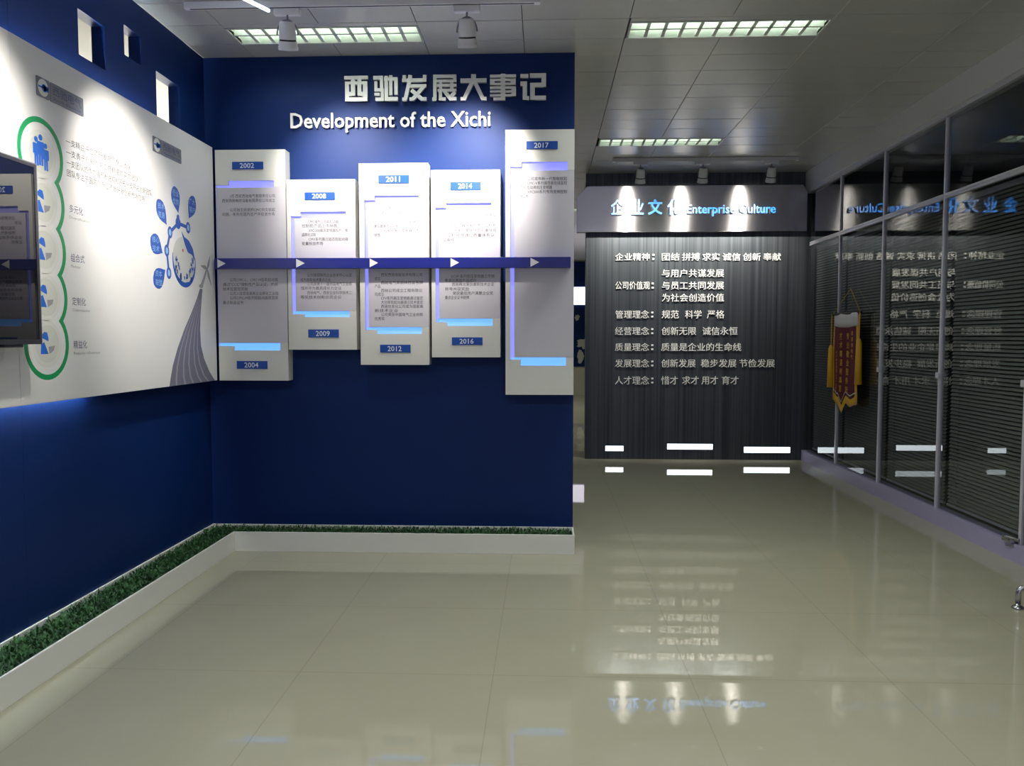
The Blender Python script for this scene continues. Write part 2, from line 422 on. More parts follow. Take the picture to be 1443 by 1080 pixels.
# ------------------------------------------------------------------ glass partition on the right
MULL = [9.40, 8.45, 7.385, 6.285, 5.175, 4.06, 2.95, 1.84, 0.73, -0.38, -1.5]
for i in range(len(MULL)-1):
    y1, y0 = MULL[i], MULL[i+1]
    wn = empty('window_%d' % (i+1), (3.08, (y0+y1)/2, 0.12), kind='structure')
    MB().box(3.058, 3.066, y0+0.014, y1-0.014, 0.125, 2.505).build('glass_pane', M['glass'], wn)
    MB().box(3.058, 3.066, y0+0.014, y1-0.014, 2.545, 3.12).build('glass_pane', M['glass'], wn)
    MB().box(3.044, 3.078, y0-0.014, y0+0.014, 0.12, 3.12).build('mullion', M['alu'], wn, 0.002)
    MB().box(3.044, 3.078, y0+0.014, y1-0.014, 2.505, 2.522).box(3.044, 3.078, y0+0.014, y1-0.014, 2.529, 2.545) \
        .box(3.05, 3.078, y0+0.014, y1-0.014, 2.522, 2.529).build('window_rail', M['alu'], wn)
    if i >= 1 and i < 5:
        MB().box(3.026, 3.044, y0-0.022, y0+0.022, 1.135, 1.18).build('clip', M['alu'], wn, 0.004)
    if i == 3:
        MB().box(3.005, 3.06, y0+0.03, y0+0.13, 0.12, 0.14).tube([(3.04, y0-0.01, 0.15), (3.02, y0+0.06, 0.15), (3.012, y0+0.12, 0.145)], 0.012).build('floor_spring', M['chrome'], wn, 0.003)
    if y0 > 0:
        place = ['in the far corner by the dark wall', 'behind the maroon pennant', 'second from the pennant towards the camera',
                 'the one with the clearest slats', 'at the right edge of the picture', 'beyond the right edge', 'beside the camera', 'behind the camera'][i]
        bl = empty('venetian_blind', (3.13, (y0+y1)/2, 0.15), 'grey venetian blind behind the glass, ' + place, 'blind', 'venetian blinds behind the glass')
        ya, yb = y0+0.03, y1-0.03
        MB().box(3.115, 3.145, ya, yb, 2.46, 2.50).build('headrail', M['alu'], bl)
        sl = MB(); z = 0.19
        while z < 2.45:
            sl.add([(3.121, ya, z-0.0105), (3.121, yb, z-0.0105), (3.135, yb, z+0.0105), (3.135, ya, z+0.0105),
                    (3.1225, ya, z-0.0112), (3.1225, yb, z-0.0112), (3.1365, yb, z+0.0098), (3.1365, ya, z+0.0098)],
                   [(0,1,2,3),(7,6,5,4),(0,4,5,1),(3,2,6,7),(0,3,7,4),(1,5,6,2)])
            z += 0.0285
        sl.build('slats', M['slat'], bl)
        MB().box(3.118, 3.140, ya, yb, 0.15, 0.168).build('bottom_rail', M['alu'], bl)
        cd = MB()
        for yy in (ya+0.12, yb-0.12): cd.tube([(3.128, yy, 0.16), (3.128, yy, 2.47)], 0.0015, 6)
        cd.build('ladder_cord', M['slat'], bl)

# ------------------------------------------------------------------ recessed lights
for x0, x1, y0, y1, pw, lab in TROFFERS:
    t = empty('ceiling_light', ((x0+x1)/2, (y0+y1)/2, H), lab, 'ceiling light', 'recessed louvred ceiling lights')
    g = 0.012
    MB().box(x0, x1, y0, y0+g, H-0.004, H+0.02).box(x0, x1, y1-g, y1, H-0.004, H+0.02) \
        .box(x0, x0+g, y0+g, y1-g, H-0.004, H+0.02).box(x1-g, x1, y0+g, y1-g, H-0.004, H+0.02).build('frame', M['fixture'], t)
    hs = MB(); a, c, d, e = x0+g, x1-g, y0+g, y1-g; zt = H+0.075; ym = (d+e)/2
    hs.add([(a,d,H+0.002),(c,d,H+0.002),(c,d+0.03,zt),(a,d+0.03,zt),(a,e,H+0.002),(c,e,H+0.002),(c,e-0.03,zt),(a,e-0.03,zt)],
           [(0,3,2,1),(4,5,6,7),(3,7,6,2),(0,4,7,3),(1,2,6,5)])
    hs.build('reflector', M['trough'], t)
    for yy in (ym-0.065, ym+0.065): MB().tube([(a+0.02, yy, H+0.060), (c-0.02, yy, H+0.060)], 0.009, 10).build('fluorescent_tube', M['tubelamp'], t)
    MB().box(a, c, ym-0.009, ym+0.009, H+0.004, H+0.045).build('spine', M['louvre'], t)
    for k in range(1, 11):
        xx = a + (c-a)*k/11
        MB().add([(xx-0.011,d,H+0.004),(xx+0.011,d,H+0.004),(xx+0.002,d,H+0.05),(xx-0.002,d,H+0.05),
                  (xx-0.011,e,H+0.004),(xx+0.011,e,H+0.004),(xx+0.002,e,H+0.05),(xx-0.002,e,H+0.05)],
                 [(0,1,2,3),(7,6,5,4),(0,4,5,1),(1,5,6,2),(2,6,7,3),(3,7,4,0)]).build('louvre', M['louvre'], t)
    for xx in (a+0.03, c-0.03):
        MB().box(xx-0.012, xx+0.012, d+0.004, d+0.012, H+0.002, H+0.008).build('latch', M['wire'], t)

# ------------------------------------------------------------------ tracks and spotlights
def track(x0, x1, y, lab, along='x', ya=0, yb=0):
    m = MB()
    if along == 'x':
        m.box(x0, x1, y-0.017, y+0.017, H-0.04, H-0.002)
        t = m.build('lighting_track', M['lampwhite'], None, 0.002)
        MB().box(x0+0.03, x1-0.03, y-0.006, y+0.006, H-0.0412, H-0.0395).build('slot', M['darkgap'], t)
        MB().box(x1-0.03, x1+0.004, y-0.019, y+0.019, H-0.042, H-0.001).build('end_cap', M['lampwhite'], t, 0.002)
    else:
        m.box(x0-0.017, x0+0.017, ya, yb, H-0.04, H-0.002)
        t = m.build('lighting_track', M['lampwhite'], None, 0.002)
        MB().box(x0-0.006, x0+0.006, ya+0.03, yb-0.03, H-0.0412, H-0.0395).build('slot', M['darkgap'], t)
    return tag(t, lab, 'lighting track')
track(-2.06, -0.035, 4.59, 'white lighting track carrying two spotlights in front of the blue wall')
track(0.72, 2.68, 8.68, 'white lighting track carrying three spotlights before the dark feature wall')
track(-1.30, 0, 0, 'white lighting track above the left of the camera, running along the left wall', 'y', 2.4, 4.2)

def spotlight(x, y, aim, body_tilt, energy, cone, lab, color=(1.0, 0.955, 0.86), rot=0.0):
    t = empty('track_spotlight', (x, y, H-0.04), lab, 'spotlight', 'track spotlights')
    t.rotation_euler = (0, 0, 0)
    Z = H - 0.04
    MB().box(x-0.075, x+0.075, y-0.02, y+0.02, Z-0.035, Z).build('adapter', M['lampwhite'], t, 0.004)
    piv = Vector((x, y, Z-0.145))
    mt = Matrix.Translation(piv) @ Matrix.Rotation(rot, 4, 'Z') @ Matrix.Rotation(body_tilt, 4, 'X')
    yk = [Vector((0.058*math.sin(a), 0, 0.085*math.cos(a)+0.0)) for a in [R(q) for q in range(-92, 93, 12)]]
    rz = Matrix.Translation(piv) @ Matrix.Rotation(rot, 4, 'Z')
    MB().tube([rz @ p for p in yk], 0.004, 8).tube([(x, y, Z-0.03), (x, y, Z-0.064)], 0.006, 8).build('yoke', M['wire'], t)
    hb = MB().lathe([(0.0, 0.072), (0.036, 0.072), (0.043, 0.064), (0.046, 0.02), (0.049, -0.022)], mt)
    hb.lathe([(0.051, -0.031), (0.053, -0.06), (0.056, -0.064), (0.056, -0.08), (0.048, -0.08), (0.045, -0.066)], mt)
    hb.build('housing', M['lampwhite'], t)
    MB().lathe([(0.049, -0.022), (0.046, -0.024), (0.046, -0.029), (0.051, -0.031)], mt).build('vent_ring', M['darkgap'], t)
    cap = MB().lathe([(0.0, 0.0735), (0.028, 0.0735), (0.028, 0.071)], mt); cap.build('cable_gland', M['wire'], t)
    le = MB().lathe([(0.045, -0.066), (0.0, -0.066)], mt).build('lens', M['lens'], t)
    ld = bpy.data.lights.new('spot_beam', 'SPOT'); ld.energy = energy; ld.color = color; ld.spot_size = R(cone); ld.spot_blend = 1.0; ld.shadow_soft_size = 0.035
    lo = bpy.data.objects.new('spot_beam', ld); COL.objects.link(lo)
    p = mt @ Vector((0, 0, -0.088)); lo.location = p
    lo.rotation_euler = (Vector(aim) - p).to_track_quat('-Z', 'Y').to_euler()
    return t
spotlight(-1.475, 4.61, (-1.32, YC, 2.55), R(24), 165, 74, 'white cylinder spotlight on the near track, left of the pair, before the blue wall', rot=R(12))
spotlight(-0.445, 4.61, (-0.55, YC, 2.58), R(24), 250, 70, 'white cylinder spotlight on the near track, right of the pair, before the blue wall')
for i, (xx, wl_) in enumerate([(1.018, 'left'), (1.68, 'middle'), (2.40, 'right')]):
    spotlight(xx, 8.68, (xx-0.02, YF, 2.50), R(22), 150, 100, 'white cylinder spotlight before the dark feature wall, ' + wl_ + ' of the three on the far track')
spotlight(-1.30, 3.70, (PXN, 4.24, 2.10), R(30), 225, 52, 'white cylinder spotlight on the side track aimed at the middle of the left wall board', rot=R(70))
spotlight(-1.30, 2.75, (PXN, 3.0, 2.25), R(30), 260, 54, 'white cylinder spotlight on the side track aimed at the board behind the television', rot=R(80))
# slim bright tube whose end shows at the top edge
tl = empty('led_tube_light', (-1.8, 4.0, 3.27), 'slim bright white tube light under the ceiling at the top edge of the picture', 'tube light')
pa, pb = Vector((-1.556, 4.536, 3.285)), Vector((-2.03, 3.55, 3.285))
MB().tube([pa, pb], 0.009, 10).build('tube', M['led_back'], tl)
MB().tube([pa + Vector((0, 0, 0.014)), pb + Vector((0, 0, 0.014))], 0.006, 8).tube([pa*0.7+pb*0.3, pa*0.7+pb*0.3 + Vector((0, 0, 0.08))], 0.004, 8) \
    .tube([pa*0.3+pb*0.7, pa*0.3+pb*0.7 + Vector((0, 0, 0.08))], 0.004, 8).build('holder', M['lampwhite'], tl)

# ------------------------------------------------------------------ planter along the blue walls
XP, YP, HP = -2.10, 5.258, 0.133
pl = empty('planter_box', (-2.2, 4.2, 0), 'long low white L-shaped planter box of artificial grass along the foot of the blue walls', 'planter')
th = 0.012
MB().box(XP-th, XP, -2.9, YP+th, 0.0, HP).box(XP, 0.201, YP, YP+th, 0.0, HP).build('front_board', M['white'], pl, 0.0015)
MB().box(XL+0.001, XL+th, -2.9, YB-0.001, 0.0, HP).box(XL+th, XE, YB-th, YB-0.001, 0.0, HP).build('back_board', M['white'], pl, 0.0015)
MB().box(XE-0.008, 0.201, YP+th, YB-0.001, 0.0, HP).build('end_board', M['white'], pl, 0.0015)
MB().box(XL+th, XP-th, -2.9, YP+th, 0.0, HP-0.03).box(XL+th, XE-0.008, YP+th, YB-th, 0.0, HP-0.03).build('grass_mat', M['soil'], pl)
gr = MB(); rnd = random.Random(3)
def leafs(x0, x1, y0, y1, cnt, sc=1.0):
    for _ in range(cnt):
        x = rnd.uniform(x0, x1); y = rnd.uniform(y0, y1); z = HP-0.032+rnd.uniform(0, 0.022)
        a = rnd.uniform(0, 6.283); tilt = rnd.uniform(0.3, 1.35); L = rnd.uniform(0.018, 0.034)*sc; wd = rnd.uniform(0.003, 0.0055)*sc
        d = Vector((math.cos(a)*math.sin(tilt), math.sin(a)*math.sin(tilt), math.cos(tilt)))
        s = Vector((-math.sin(a), math.cos(a), 0))*wd
        p = Vector((x, y, z))
        e_ = p + d*L
        if e_.x < XL+0.004 or (e_.x > XP+0.006 and e_.y < YP-0.006) or e_.y > YB-0.004 or e_.x > XE: continue
        gr.add([p-s*0.4, p+s*0.4, p+d*L*0.55+s, p+d*L+Vector((0,0,-0.003)), p+d*L*0.55-s], [(0, 1, 2, 3, 4)])
leafs(XL+th+0.012, XP-th-0.008, 0.5, 2.2, 1500)
leafs(XL+th+0.012, XP-th-0.008, 2.2, YP, 9000)
leafs(XL+th+0.012, XE-0.02, YP+0.02, YB-th-0.008, 5500)
tag(gr.build('artificial_grass', M['grassm'], pl), kind='stuff', label='short dark green artificial grass filling the planter')

# ------------------------------------------------------------------ title lettering on the blue wall
fb = FRONT(YB)
def px_rect_y(x0, x1, y0, y1, Y):
    a = onY(x0, y1, Y); c = onY(x1, y0, Y)
    return a.x, c.x, a.z, c.z
t = empty('wall_lettering', onY(628, 145, YB), 'raised silver Chinese title lettering at the top of the blue wall', 'lettering')
GLYPH = {  # stroke shapes of the geometric title face: r = rectangle x0 x1 y0 y1, l = stroke x0 y0 x1 y1
 '西': [('r',0,100,86,100),('r',3,20,0,78),('r',79,98,0,78),('r',3,98,66,78),('r',3,98,0,15),('r',28,46,22,88),('r',56,72,22,88),('r',18,30,20,37),('r',70,80,20,37)],
 '驰': [('r',0,40,84,99),('r',27,40,40,99),('r',4,16,42,78),('r',4,43,38,50),('r',30,43,0,50),('r',8,43,0,14),('r',4,26,21,32),('r',46,60,0,98),('r',46,100,0,15),('r',44,100,79,92),('r',65,78,22,100),('r',86,100,24,92)],
 '发': [('r',2,16,73,100),('r',0,99,73,87),('r',85,99,73,100),('r',30,99,51,64),('l',33,100,28,60),('l',29,72,12,4),('r',0,18,0,13),('l',91,58,42,5),('r',30,46,0,13),('l',38,42,83,4),('r',82,99,0,13)],
 '展': [('r',4,100,87,100),('r',86,100,70,100),('r',4,100,70,81),('r',4,18,6,100),('r',0,16,0,13),('r',20,100,53,64),('r',22,100,35,45),('r',29,41,36,74),('r',74,88,36,74),('r',27,40,0,40),('r',27,56,0,12),('l',50,38,78,3),('r',76,100,0,13),('l',94,33,80,16)],
 '大': [('r',0,100,68,84),('r',41,59,66,100),('l',47,74,13,4),('r',0,20,0,13),('l',53,74,87,4),('r',80,100,0,13)],
 '事': [('r',41,59,3,100),('r',0,100,86,97),('r',0,99,72,81),('r',0,99,57,66),('r',0,18,57,81),('r',80,99,57,81),('r',0,100,43,52),('r',0,100,29,37),('r',0,100,14,22),('r',82,100,14,52),('r',13,59,0,10)],
 '记': [('r',0,31,83,98),('r',0,26,54,70),('r',9,26,0,70),('r',9,34,0,14),('r',37,100,84,100),('r',82,100,48,100),('r',38,100,48,64),('r',38,56,0,64),('r',38,100,0,15)],
}
def built_glyph(parent, ch, fr, u0, u1, v0, v1, gap, depth, m):
    mb = MB(); fx = lambda x: u0+(u1-u0)*x/100; fy = lambda y: v0+(v1-v0)*y/100
    for iq, q in enumerate(GLYPH[ch]):
        if q[0] == 'r': pts = [(q[1], q[3]), (q[2], q[3]), (q[2], q[4]), (q[1], q[4])]
        else:
            d = Vector((q[3]-q[1], q[4]-q[2])).normalized()*7.5
            pts = [(q[1]+d.y, q[2]-d.x), (q[3]+d.y, q[4]-d.x), (q[3]-d.y, q[4]+d.x), (q[1]-d.y, q[2]+d.x)]
            pts = pts[::-1] if (pts[1][0]-pts[0][0])*(pts[2][1]-pts[1][1])-(pts[1][1]-pts[0][1])*(pts[2][0]-pts[1][0]) < 0 else pts
        mb.prism([(fx(x), fy(y)) for x, y in pts], fr, gap+0.0002*iq, gap+depth+0.00025*iq)
    mb.build('character', m, parent)
for ch, a, c in zip('西驰发展大事记', (487, 527.7, 568, 610, 649.7, 691, 733.5), (519.6, 561.5, 602, 643.8, 686, 727.3, 769.5)):
    f_ = (628-(a+c)/2)/283.0
    built_glyph(t, ch, fb, *px_rect_y(a, c, 107+4*f_, 143.8+2.2*f_, YB), 0.010, 0.022, M['silver'])
t = empty('wall_lettering', onY(550, 180, YB), 'raised white English title lettering under the large silver Chinese title', 'lettering')
a = px_rect_y(411, 691.5, 157, 187, YB)
base = onY(550, 180, YB).z; asc = onY(550, 159.2, YB).z
letters(t, 'Development of the Xichi', fb, a[0], a[1], base-0.036, asc, 0.016, M['acrylic'], 0.010, 0.010)

# ------------------------------------------------------------------ timeline cards
FC = FRONT(YC)
def Xc(px, y=375): return onY(px, y, YC).x
def Zc(py, x=550): return onY(x, py, YC).z
CARDS = [
 dict(xl=(-2.236), xr=Xc(404), zt=211, zb=536.5, x1=306, x2=324, x3=387.8, t1=261, t2=254.5, pt=264, xp=307, bx1=311, bx2=328, bx3=393, pb=483.7, b1=488, b2=494,
      up=('2002', 327.5, 371, 228, 239), lo=('2004', 334, 377, 509, 520),
      tu=[('1月 西安西驰电气有限责任公司', 324, 387.5, 276.3), ('西安西驰电控设备有限责任公司成立', 313, 387.5, 282.8), ('公司自主研发的CMC中文软起', 324, 387.5, 295.8), ('动器，率先在国内生产并投放市场', 313, 387, 302)],
      td=[('公司CMC-L、CMC-M型软起动器', 324, 391.5, 394.5), ('通过"CCC"强制性产品认证，并获', 314, 391.5, 401), ('技术监督局奖励', 314, 349, 407.5), ('公司入驻西安高新企业孵化工业园', 324, 392, 413.8), ('公司CMC-M系列软起动器获国家', 324, 392, 420), ('重点新品证书', 314, 343, 426.7)],
      lab='tall white timeline card of 2002 and 2004, leftmost, in the corner'),
 dict(xl=Xc(405.5), xr=Xc(501.5), zt=253, zb=493, x1=410.8, x2=424.6, x3=488.5, t1=304.4, t2=298.3, pt=307.5, xp=416, bx1=412.5, bx2=428.3, bx3=492, pb=438.8, b1=442.8, b2=447,
      up=('2008', 429.5, 472, 271, 282), lo=('2009', 434.7, 477.4, 464.5, 475.7),
      tu=[('CMC电气公司软起动器', 434, 477, 312.6), ('控制柜产品上市销售', 425.3, 475, 318.4), ('XFC-500高压变频器投产，完', 434.6, 490, 324.9), ('成样机试制', 425.3, 445, 331), ('CMV系列高压固态软起动器', 434.6, 490.7, 337.2), ('批量投放市场', 425.3, 455, 343.3)],
      td=[('公司荣获陕西企业技术中心认定', 433, 495.7, 388), ('成为高新技术重点企业', 423.5, 466, 394.7), ('公司获第十一届中国电气工业百', 433, 495.7, 400.3), ('强并评为最具成长力企业', 424, 481, 406.3), ('西驰电气，西安企业科学技术二', 433, 495.7, 412.7), ('等奖技术创新示范企业', 423.5, 481, 419)],
      lab='short white timeline card of 2008 and 2009, second from the left'),
 dict(xl=Xc(507), xr=Xc(604), zt=230, zb=514.4, x1=514, x2=528.4, x3=590.8, t1=282, t2=275.5, pt=285.5, xp=519, bx1=516.5, bx2=530.6, bx3=593.8, pb=461.4, b1=465, b2=470.7,
      up=('2011', 533.3, 576.4, 246.8, 258.7), lo=('2012', 535.8, 578.5, 486, 497),
      tu=[('公司搬迁新址 “西驰电气”', 537, 593, 293.6), ('正式更名成功并发布全新品牌', 527, 591, 300), ('标识', 527, 531, 306.6), ('公司二次创业启动新基地', 537, 591, 312.6), ('建设奠基项目实施', 527, 561, 319), ('CFV9000系列变频器上市', 537, 591, 325.2), ('销售', 527, 536, 331.5)],
      td=[('西安西驰电能技术有限公司', 537, 595, 387.4), ('成立', 528, 536, 393), ('西驰电气荣获陕西省名牌', 537, 596, 398.4), ('产品', 528, 536, 403.6), ('西驰公司成立工程有限公', 537, 595, 409.6), ('司成立', 528, 541, 415), ('CFV系列高压变频器通过鉴定', 537, 596, 420.4), ('大功率软起动器通过技术鉴定', 537, 596, 426.2), ('西驰信息化公司成为国家高', 537, 596, 432), ('新技术企业', 528, 561, 438), ('公司荣获中国电气工业创新', 537, 596, 443.6), ('优秀奖', 528, 542, 449.4)],
      lab='middle white timeline card of 2011 and 2012'),
 dict(xl=Xc(608), xr=Xc(704.8), zt=239.5, zb=503.7, x1=613.5, x2=629, x3=693, t1=292.7, t2=286, pt=295.5, xp=618.5, bx1=616, bx2=630, bx3=694, pb=449.3, b1=454.2, b2=459.4,
      up=('2014', 635, 677.6, 256.5, 268.3), lo=('2016', 637, 680, 475.6, 486.4),
      tu=[('公司荣获AAA级企业信用等级', 634, 699, 303.5), ('证书', 624, 634, 310.5), ('软起动器获省优质产品称号', 634, 699, 317.8), ('西驰电气荣获守合同重信用', 634, 699, 324.8), ('企业称号并通过质量体系认', 624, 697, 331.6), ('证审核', 624, 640, 338.4)],
      td=[('LCVF 系列低压变频器上市销', 636, 696.5, 389.4), ('售高压两款产品成功', 627, 671, 395.5), ('西驰再次荣获高新技术企业', 637, 696, 401), ('称号并获奖励', 627, 661, 407.6), ('荣获最佳用户满意企业奖', 638, 695, 413.4), ('重点企业证书授牌', 627, 661, 419.5)],
      lab='brightly lit white timeline card of 2014 and 2016, second from the right'),
 dict(xl=Xc(712.3), xr=0.194, zt=182.6, zb=556.6, x1=719, x2=734.5, x3=799.5, t1=234.8, t2=228, pt=240, xp=724.7, bx1=719, bx2=734, bx3=798, pb=504, b1=507, b2=515.6,
      up=('2017', 741.6, 786, 199, 210.7), lo=None,
      tu=[('公司发布新一代智能软起', 743, 799, 251.9), ('CMC-V系列高性能在线监控', 743, 799, 258), ('人机互动高低压变频器', 733.5, 778, 264.2), ('XFC500系列专用变频控制', 743, 799, 270.3), ('柜上市', 733.5, 744, 276.7)],
      td=[], lab='tallest white timeline card, of 2017, rightmost at the blue wall end'),
]
def text_lines(rows, fr, hgt):
    out = []
    for s, a, c, y in rows: out.append((s, onY(a, y, YC).x, onY(c, y, YC).x, onY((a+c)/2, y, YC).z, hgt))
    return out
for cdef in CARDS:
    xl, xr = cdef['xl'], cdef['xr']; mid = 550 if xr < 0 else 760
    mid = 355 if xl < -2 else (452 if xl < -1.6 else (556 if xl < -1.1 else (656 if xl < -0.6 else 760)))
    Z = lambda py: Zc(py, mid)
    zt, zb = Z(cdef['zt']), Z(cdef['zb'])
    X = {k: Xc(cdef[k]) for k in ('x1', 'x2', 'x3', 'xp', 'bx2', 'bx3')}
    t1, t2, pt, pb, b1, b2 = (Z(cdef[k]) for k in ('t1', 't2', 'pt', 'pb', 'b1', 'b2'))
    c = empty('timeline_card', ((xl+xr)/2, YB, zb), cdef['lab'], 'display card', 'timeline cards on the blue wall')
    yb0 = YC + 0.016
    cs = MB().box(xl, xr, yb0, YB-0.001, zb, zt)
    for bxx in [(xl, xr, t2, zt), (xl, X['x2'], t1, t2), (X['x3'], xr, pt, t2), (xl, X['x1'], b1, t1), (xl, xr, zb, b2), (xl, X['bx2'], b2, b1), (X['bx3'], xr, b2, pb)]:
        cs.box(bxx[0], bxx[1], YC, yb0, bxx[2], bxx[3])
    cs.build('case', M['white'], c)
    tp = MB().box(X['xp'], xr-0.0005, YC+0.001, yb0, pb+0.0012, pt-0.0012).build('text_panel', M['lilac'], c)
    for rows_ in (cdef['tu'], cdef['td']):
        if rows_: print_lines(MB(), text_lines(rows_, FC, 0.0255), FC, -0.0005).build('printed_text', M['ink'], tp)
    e = 0.0005; yl = yb0-0.003
    MB().box(X['x2'], X['x3'], yl, yb0, pt+e, t2-e).box(X['x1']+e, X['x2'], yl, yb0, pt+e, t1-e) \
        .box(X['x1']+e, X['xp']-e, yl, yb0, b1, pt+e).build('led_strip', M['led_violet'], c)
    MB().box(X['bx2'], X['bx3'], yl, yb0, b2+e, pb-e).box(X['x1']+0.006, X['bx2'], yl, yb0, b1+e, pb-e).build('led_strip', M['led_cyan'], c)
    for pd in (cdef['up'], cdef['lo']):
        if not pd: continue
        s, a, d, y0, y1 = pd
        q = px_rect_y(a, d, y0, y1, YC)
        yp = MB().box(q[0], q[1], YC-0.005, YC, q[2], q[3]).build('year_plate', M['plate'], c, 0.001)
        w_, h_ = q[1]-q[0], q[3]-q[2]
        g = text_geo(s, 0, 0.012)[0]; vs = g[1]
        xa = min(v.x for v in vs); xb = max(v.x for v in vs); za = min(v.y for v in vs); zb_ = max(v.y for v in vs)
        MB().add([Vector((q[0]+w_*(0.25+0.46*(v.x-xa)/(xb-xa)), YC-0.0056, q[2]+h_*(0.16+0.66*(v.y-za)/(zb_-za)))) for v in vs], g[2]).build('year_digits', M['plateink'], yp)

# navy band across the cards with white arrows
bd = empty('timeline_band', (-1.0, YC, 1.93), 'navy blue horizontal band with white arrowheads running across the timeline cards', 'timeline band')
za, zb2 = Zc(379), Zc(364.3)
YBAND = YC - 0.055
MB().box(-2.232, Xc(803.7), YBAND, YC-0.0008, za, zb2).build('band', M['navy'], bd, 0.0015)
fbn = FRONT(YBAND)
for a, c in ((306.5, 318), (417.5, 429.5), (521, 532.7), (635, 647), (747.5, 760)):
    zz = (za+zb2)/2; xa, xb = onY(a, 372, YBAND).x, onY(c, 372, YBAND).x; hh = (zb2-za)*0.42
    MB().prism([(xa, zz-hh), (xb, zz), (xa, zz+hh)], fbn, 0, 0.002).build('arrowhead', M['arrow'], bd)

# ------------------------------------------------------------------ boards on the left wall
PT, PB, YS = 2.733, 1.1556, 3.327
FL = LEFT(PXN)
ip = empty('info_board', (XL, 4.4, PB), 'large white printed board with blue globe, droplets and grey turbine on the left blue wall', 'wall board')
MB().box(PXN-0.022, PXN, YS+0.0015, 5.385, PB, PT).build('panel', M['board'], ip, 0.0015)
MB().box(XL+0.001, PXN-0.022, 5.30, 5.38, PB+0.05, PT-0.05).box(XL+0.001, PXN-0.022, 4.02, 4.06, PB+0.05, PT-0.15).build('batten', M['white'], ip)
lp = empty('info_board', (XL, 2.4, PB), 'plain white board at the left edge of the picture, behind the television', 'wall board')
MB().box(PXN-0.022, PXN, 1.0, YS-0.0015, PB, PT).build('panel', M['board'], lp, 0.0015)
MB().box(XL+0.001, PXN-0.022, 1.02, 1.10, PB+0.05, PT-0.05).build('batten', M['white'], lp)
E1, E2, E3 = 0.0006, 0.0010, 0.0014
# green outline of five bubbles
CY, RR, SP, ZT = 3.522, 0.163, 0.2115, 2.266
cents = [ZT-SP*k for k in range(5)]
def chain(R_):
    al = math.acos(SP/2/R_); pts = []
    lst = []
    for k, cz in enumerate(cents):                       # right side, top to bottom
        a0 = math.pi/2 if k == 0 else math.pi/2-al
        a1 = -math.pi/2 if k == 4 else -math.pi/2+al
        lst.append([(CY+R_*math.cos(a0+(a1-a0)*i/14), cz+R_*math.sin(a0+(a1-a0)*i/14)) for i in range(15)])
    right = [p for q in lst for p in q]
    left = [(2*CY-p[0], p[1]) for p in reversed(right)]
    return right + left
MB().ring(chain(RR), chain(RR-0.024), FL, 0.0, E1).build('green_outline', M['green'], ip)
ds = MB(); d2 = MB()
for cz in cents:
    ds.prism(circle(CY, cz, 0.085), FL, 0, E1*0.8); d2.ring(circle(CY, cz, 0.108), circle(CY, cz, 0.0855), FL, 0, E1*0.8)
ds.build('grey_disc', M['discgrey'], ip); d2.build('pale_ring', M['discpale'], ip)
pp = MB()
for dx, dz, s in ((-0.034, 0.008, 1.0), (-0.002, 0.018, 1.08), (0.033, -0.006, 0.96)):
    cx_, cz_ = CY+dx, ZT+dz
    e_ = E2 + (s-0.9)*0.003
    pp.prism(circle(cx_, cz_+0.052*s, 0.0125*s, k=16), FL, 0, e_+0.0002)
    pp.prism([(cx_+u*s, cz_+v*s) for u, v in [(-0.02, 0.035), (0.02, 0.035), (0.023, 0.03), (0.023, -0.012), (0.014, -0.012), (0.014, -0.062), (0.002, -0.062), (0.001, -0.02), (-0.001, -0.02), (-0.002, -0.062), (-0.014, -0.062), (-0.014, -0.012), (-0.023, -0.012), (-0.023, 0.03)]], FL, 0, e_)
pp.build('people_icon', M['pblue2'], ip)
ic = MB(); icg = MB()
for cz in cents[1:]:
    ic.prism([(CY-0.045, cz+0.035), (CY-0.02, cz+0.055), (CY, cz+0.052), (CY+0.008, cz+0.03), (CY+0.008, cz+0.012), (CY-0.045, cz+0.03)], FL, 0, E2)
    ic.prism([(CY-0.05, cz-0.045), (CY-0.045, cz+0.0), (CY-0.022, cz+0.008), (CY+0.005, cz-0.045)], FL, 0, E2)
    icg.prism([(CY+0.012, cz-0.045), (CY+0.008, cz-0.012), (CY+0.055, cz-0.008), (CY+0.045, cz-0.03)], FL, 0, E2)
ic.build('pie_icon', M['pblue2'], ip); icg.build('pie_shadow', M['inkpale'], ip)
tx = [('一支精益于立项研发电气专业团队', 3.712, 4.30, 2.371, 0.036), ('一支勇于创新力求工艺精湛的实力团队', 3.712, 4.38, 2.320, 0.036),
      ('一支团队协作力强不断进取和开拓一支开拓创新团队', 3.712, 4.53, 2.272, 0.036), ('团队专注于国内外产业不断研发创新市场应用', 3.712, 4.44, 2.225, 0.036)]
print_lines(MB(), tx, FL, E1).build('paragraph', M['ink'], ip)
tx = []; tx2 = []
for (s, e), zz in zip((('多元化', 'Diversification'), ('组合式', 'Modular'), ('定制化', 'Customization'), ('精益化', 'Requisite refinement')), (2.060, 1.829, 1.622, 1.415)):
    tx.append((s, 3.722, 3.835, zz, 0.042)); tx2.append((e, 3.722, 3.722+0.0112*len(e), zz-0.040, 0.020))
print_lines(MB(), tx, FL, E1).build('heading', M['inkblue'], ip)
print_lines(MB(), tx2, FL, E1).build('subheading', M['inkpale'], ip)
def rrect(u0, u1, v0, v1, r, k=5):
    out = []
    for cu, cv, a in ((u1-r, v1-r, 0), (u0+r, v1-r, 90), (u0+r, v0+r, 180), (u1-r, v0+r, 270)):
        out += [(cu+r*math.cos(R(a+90*i/k)), cv+r*math.sin(R(a+90*i/k))) for i in range(k+1)]
    return out
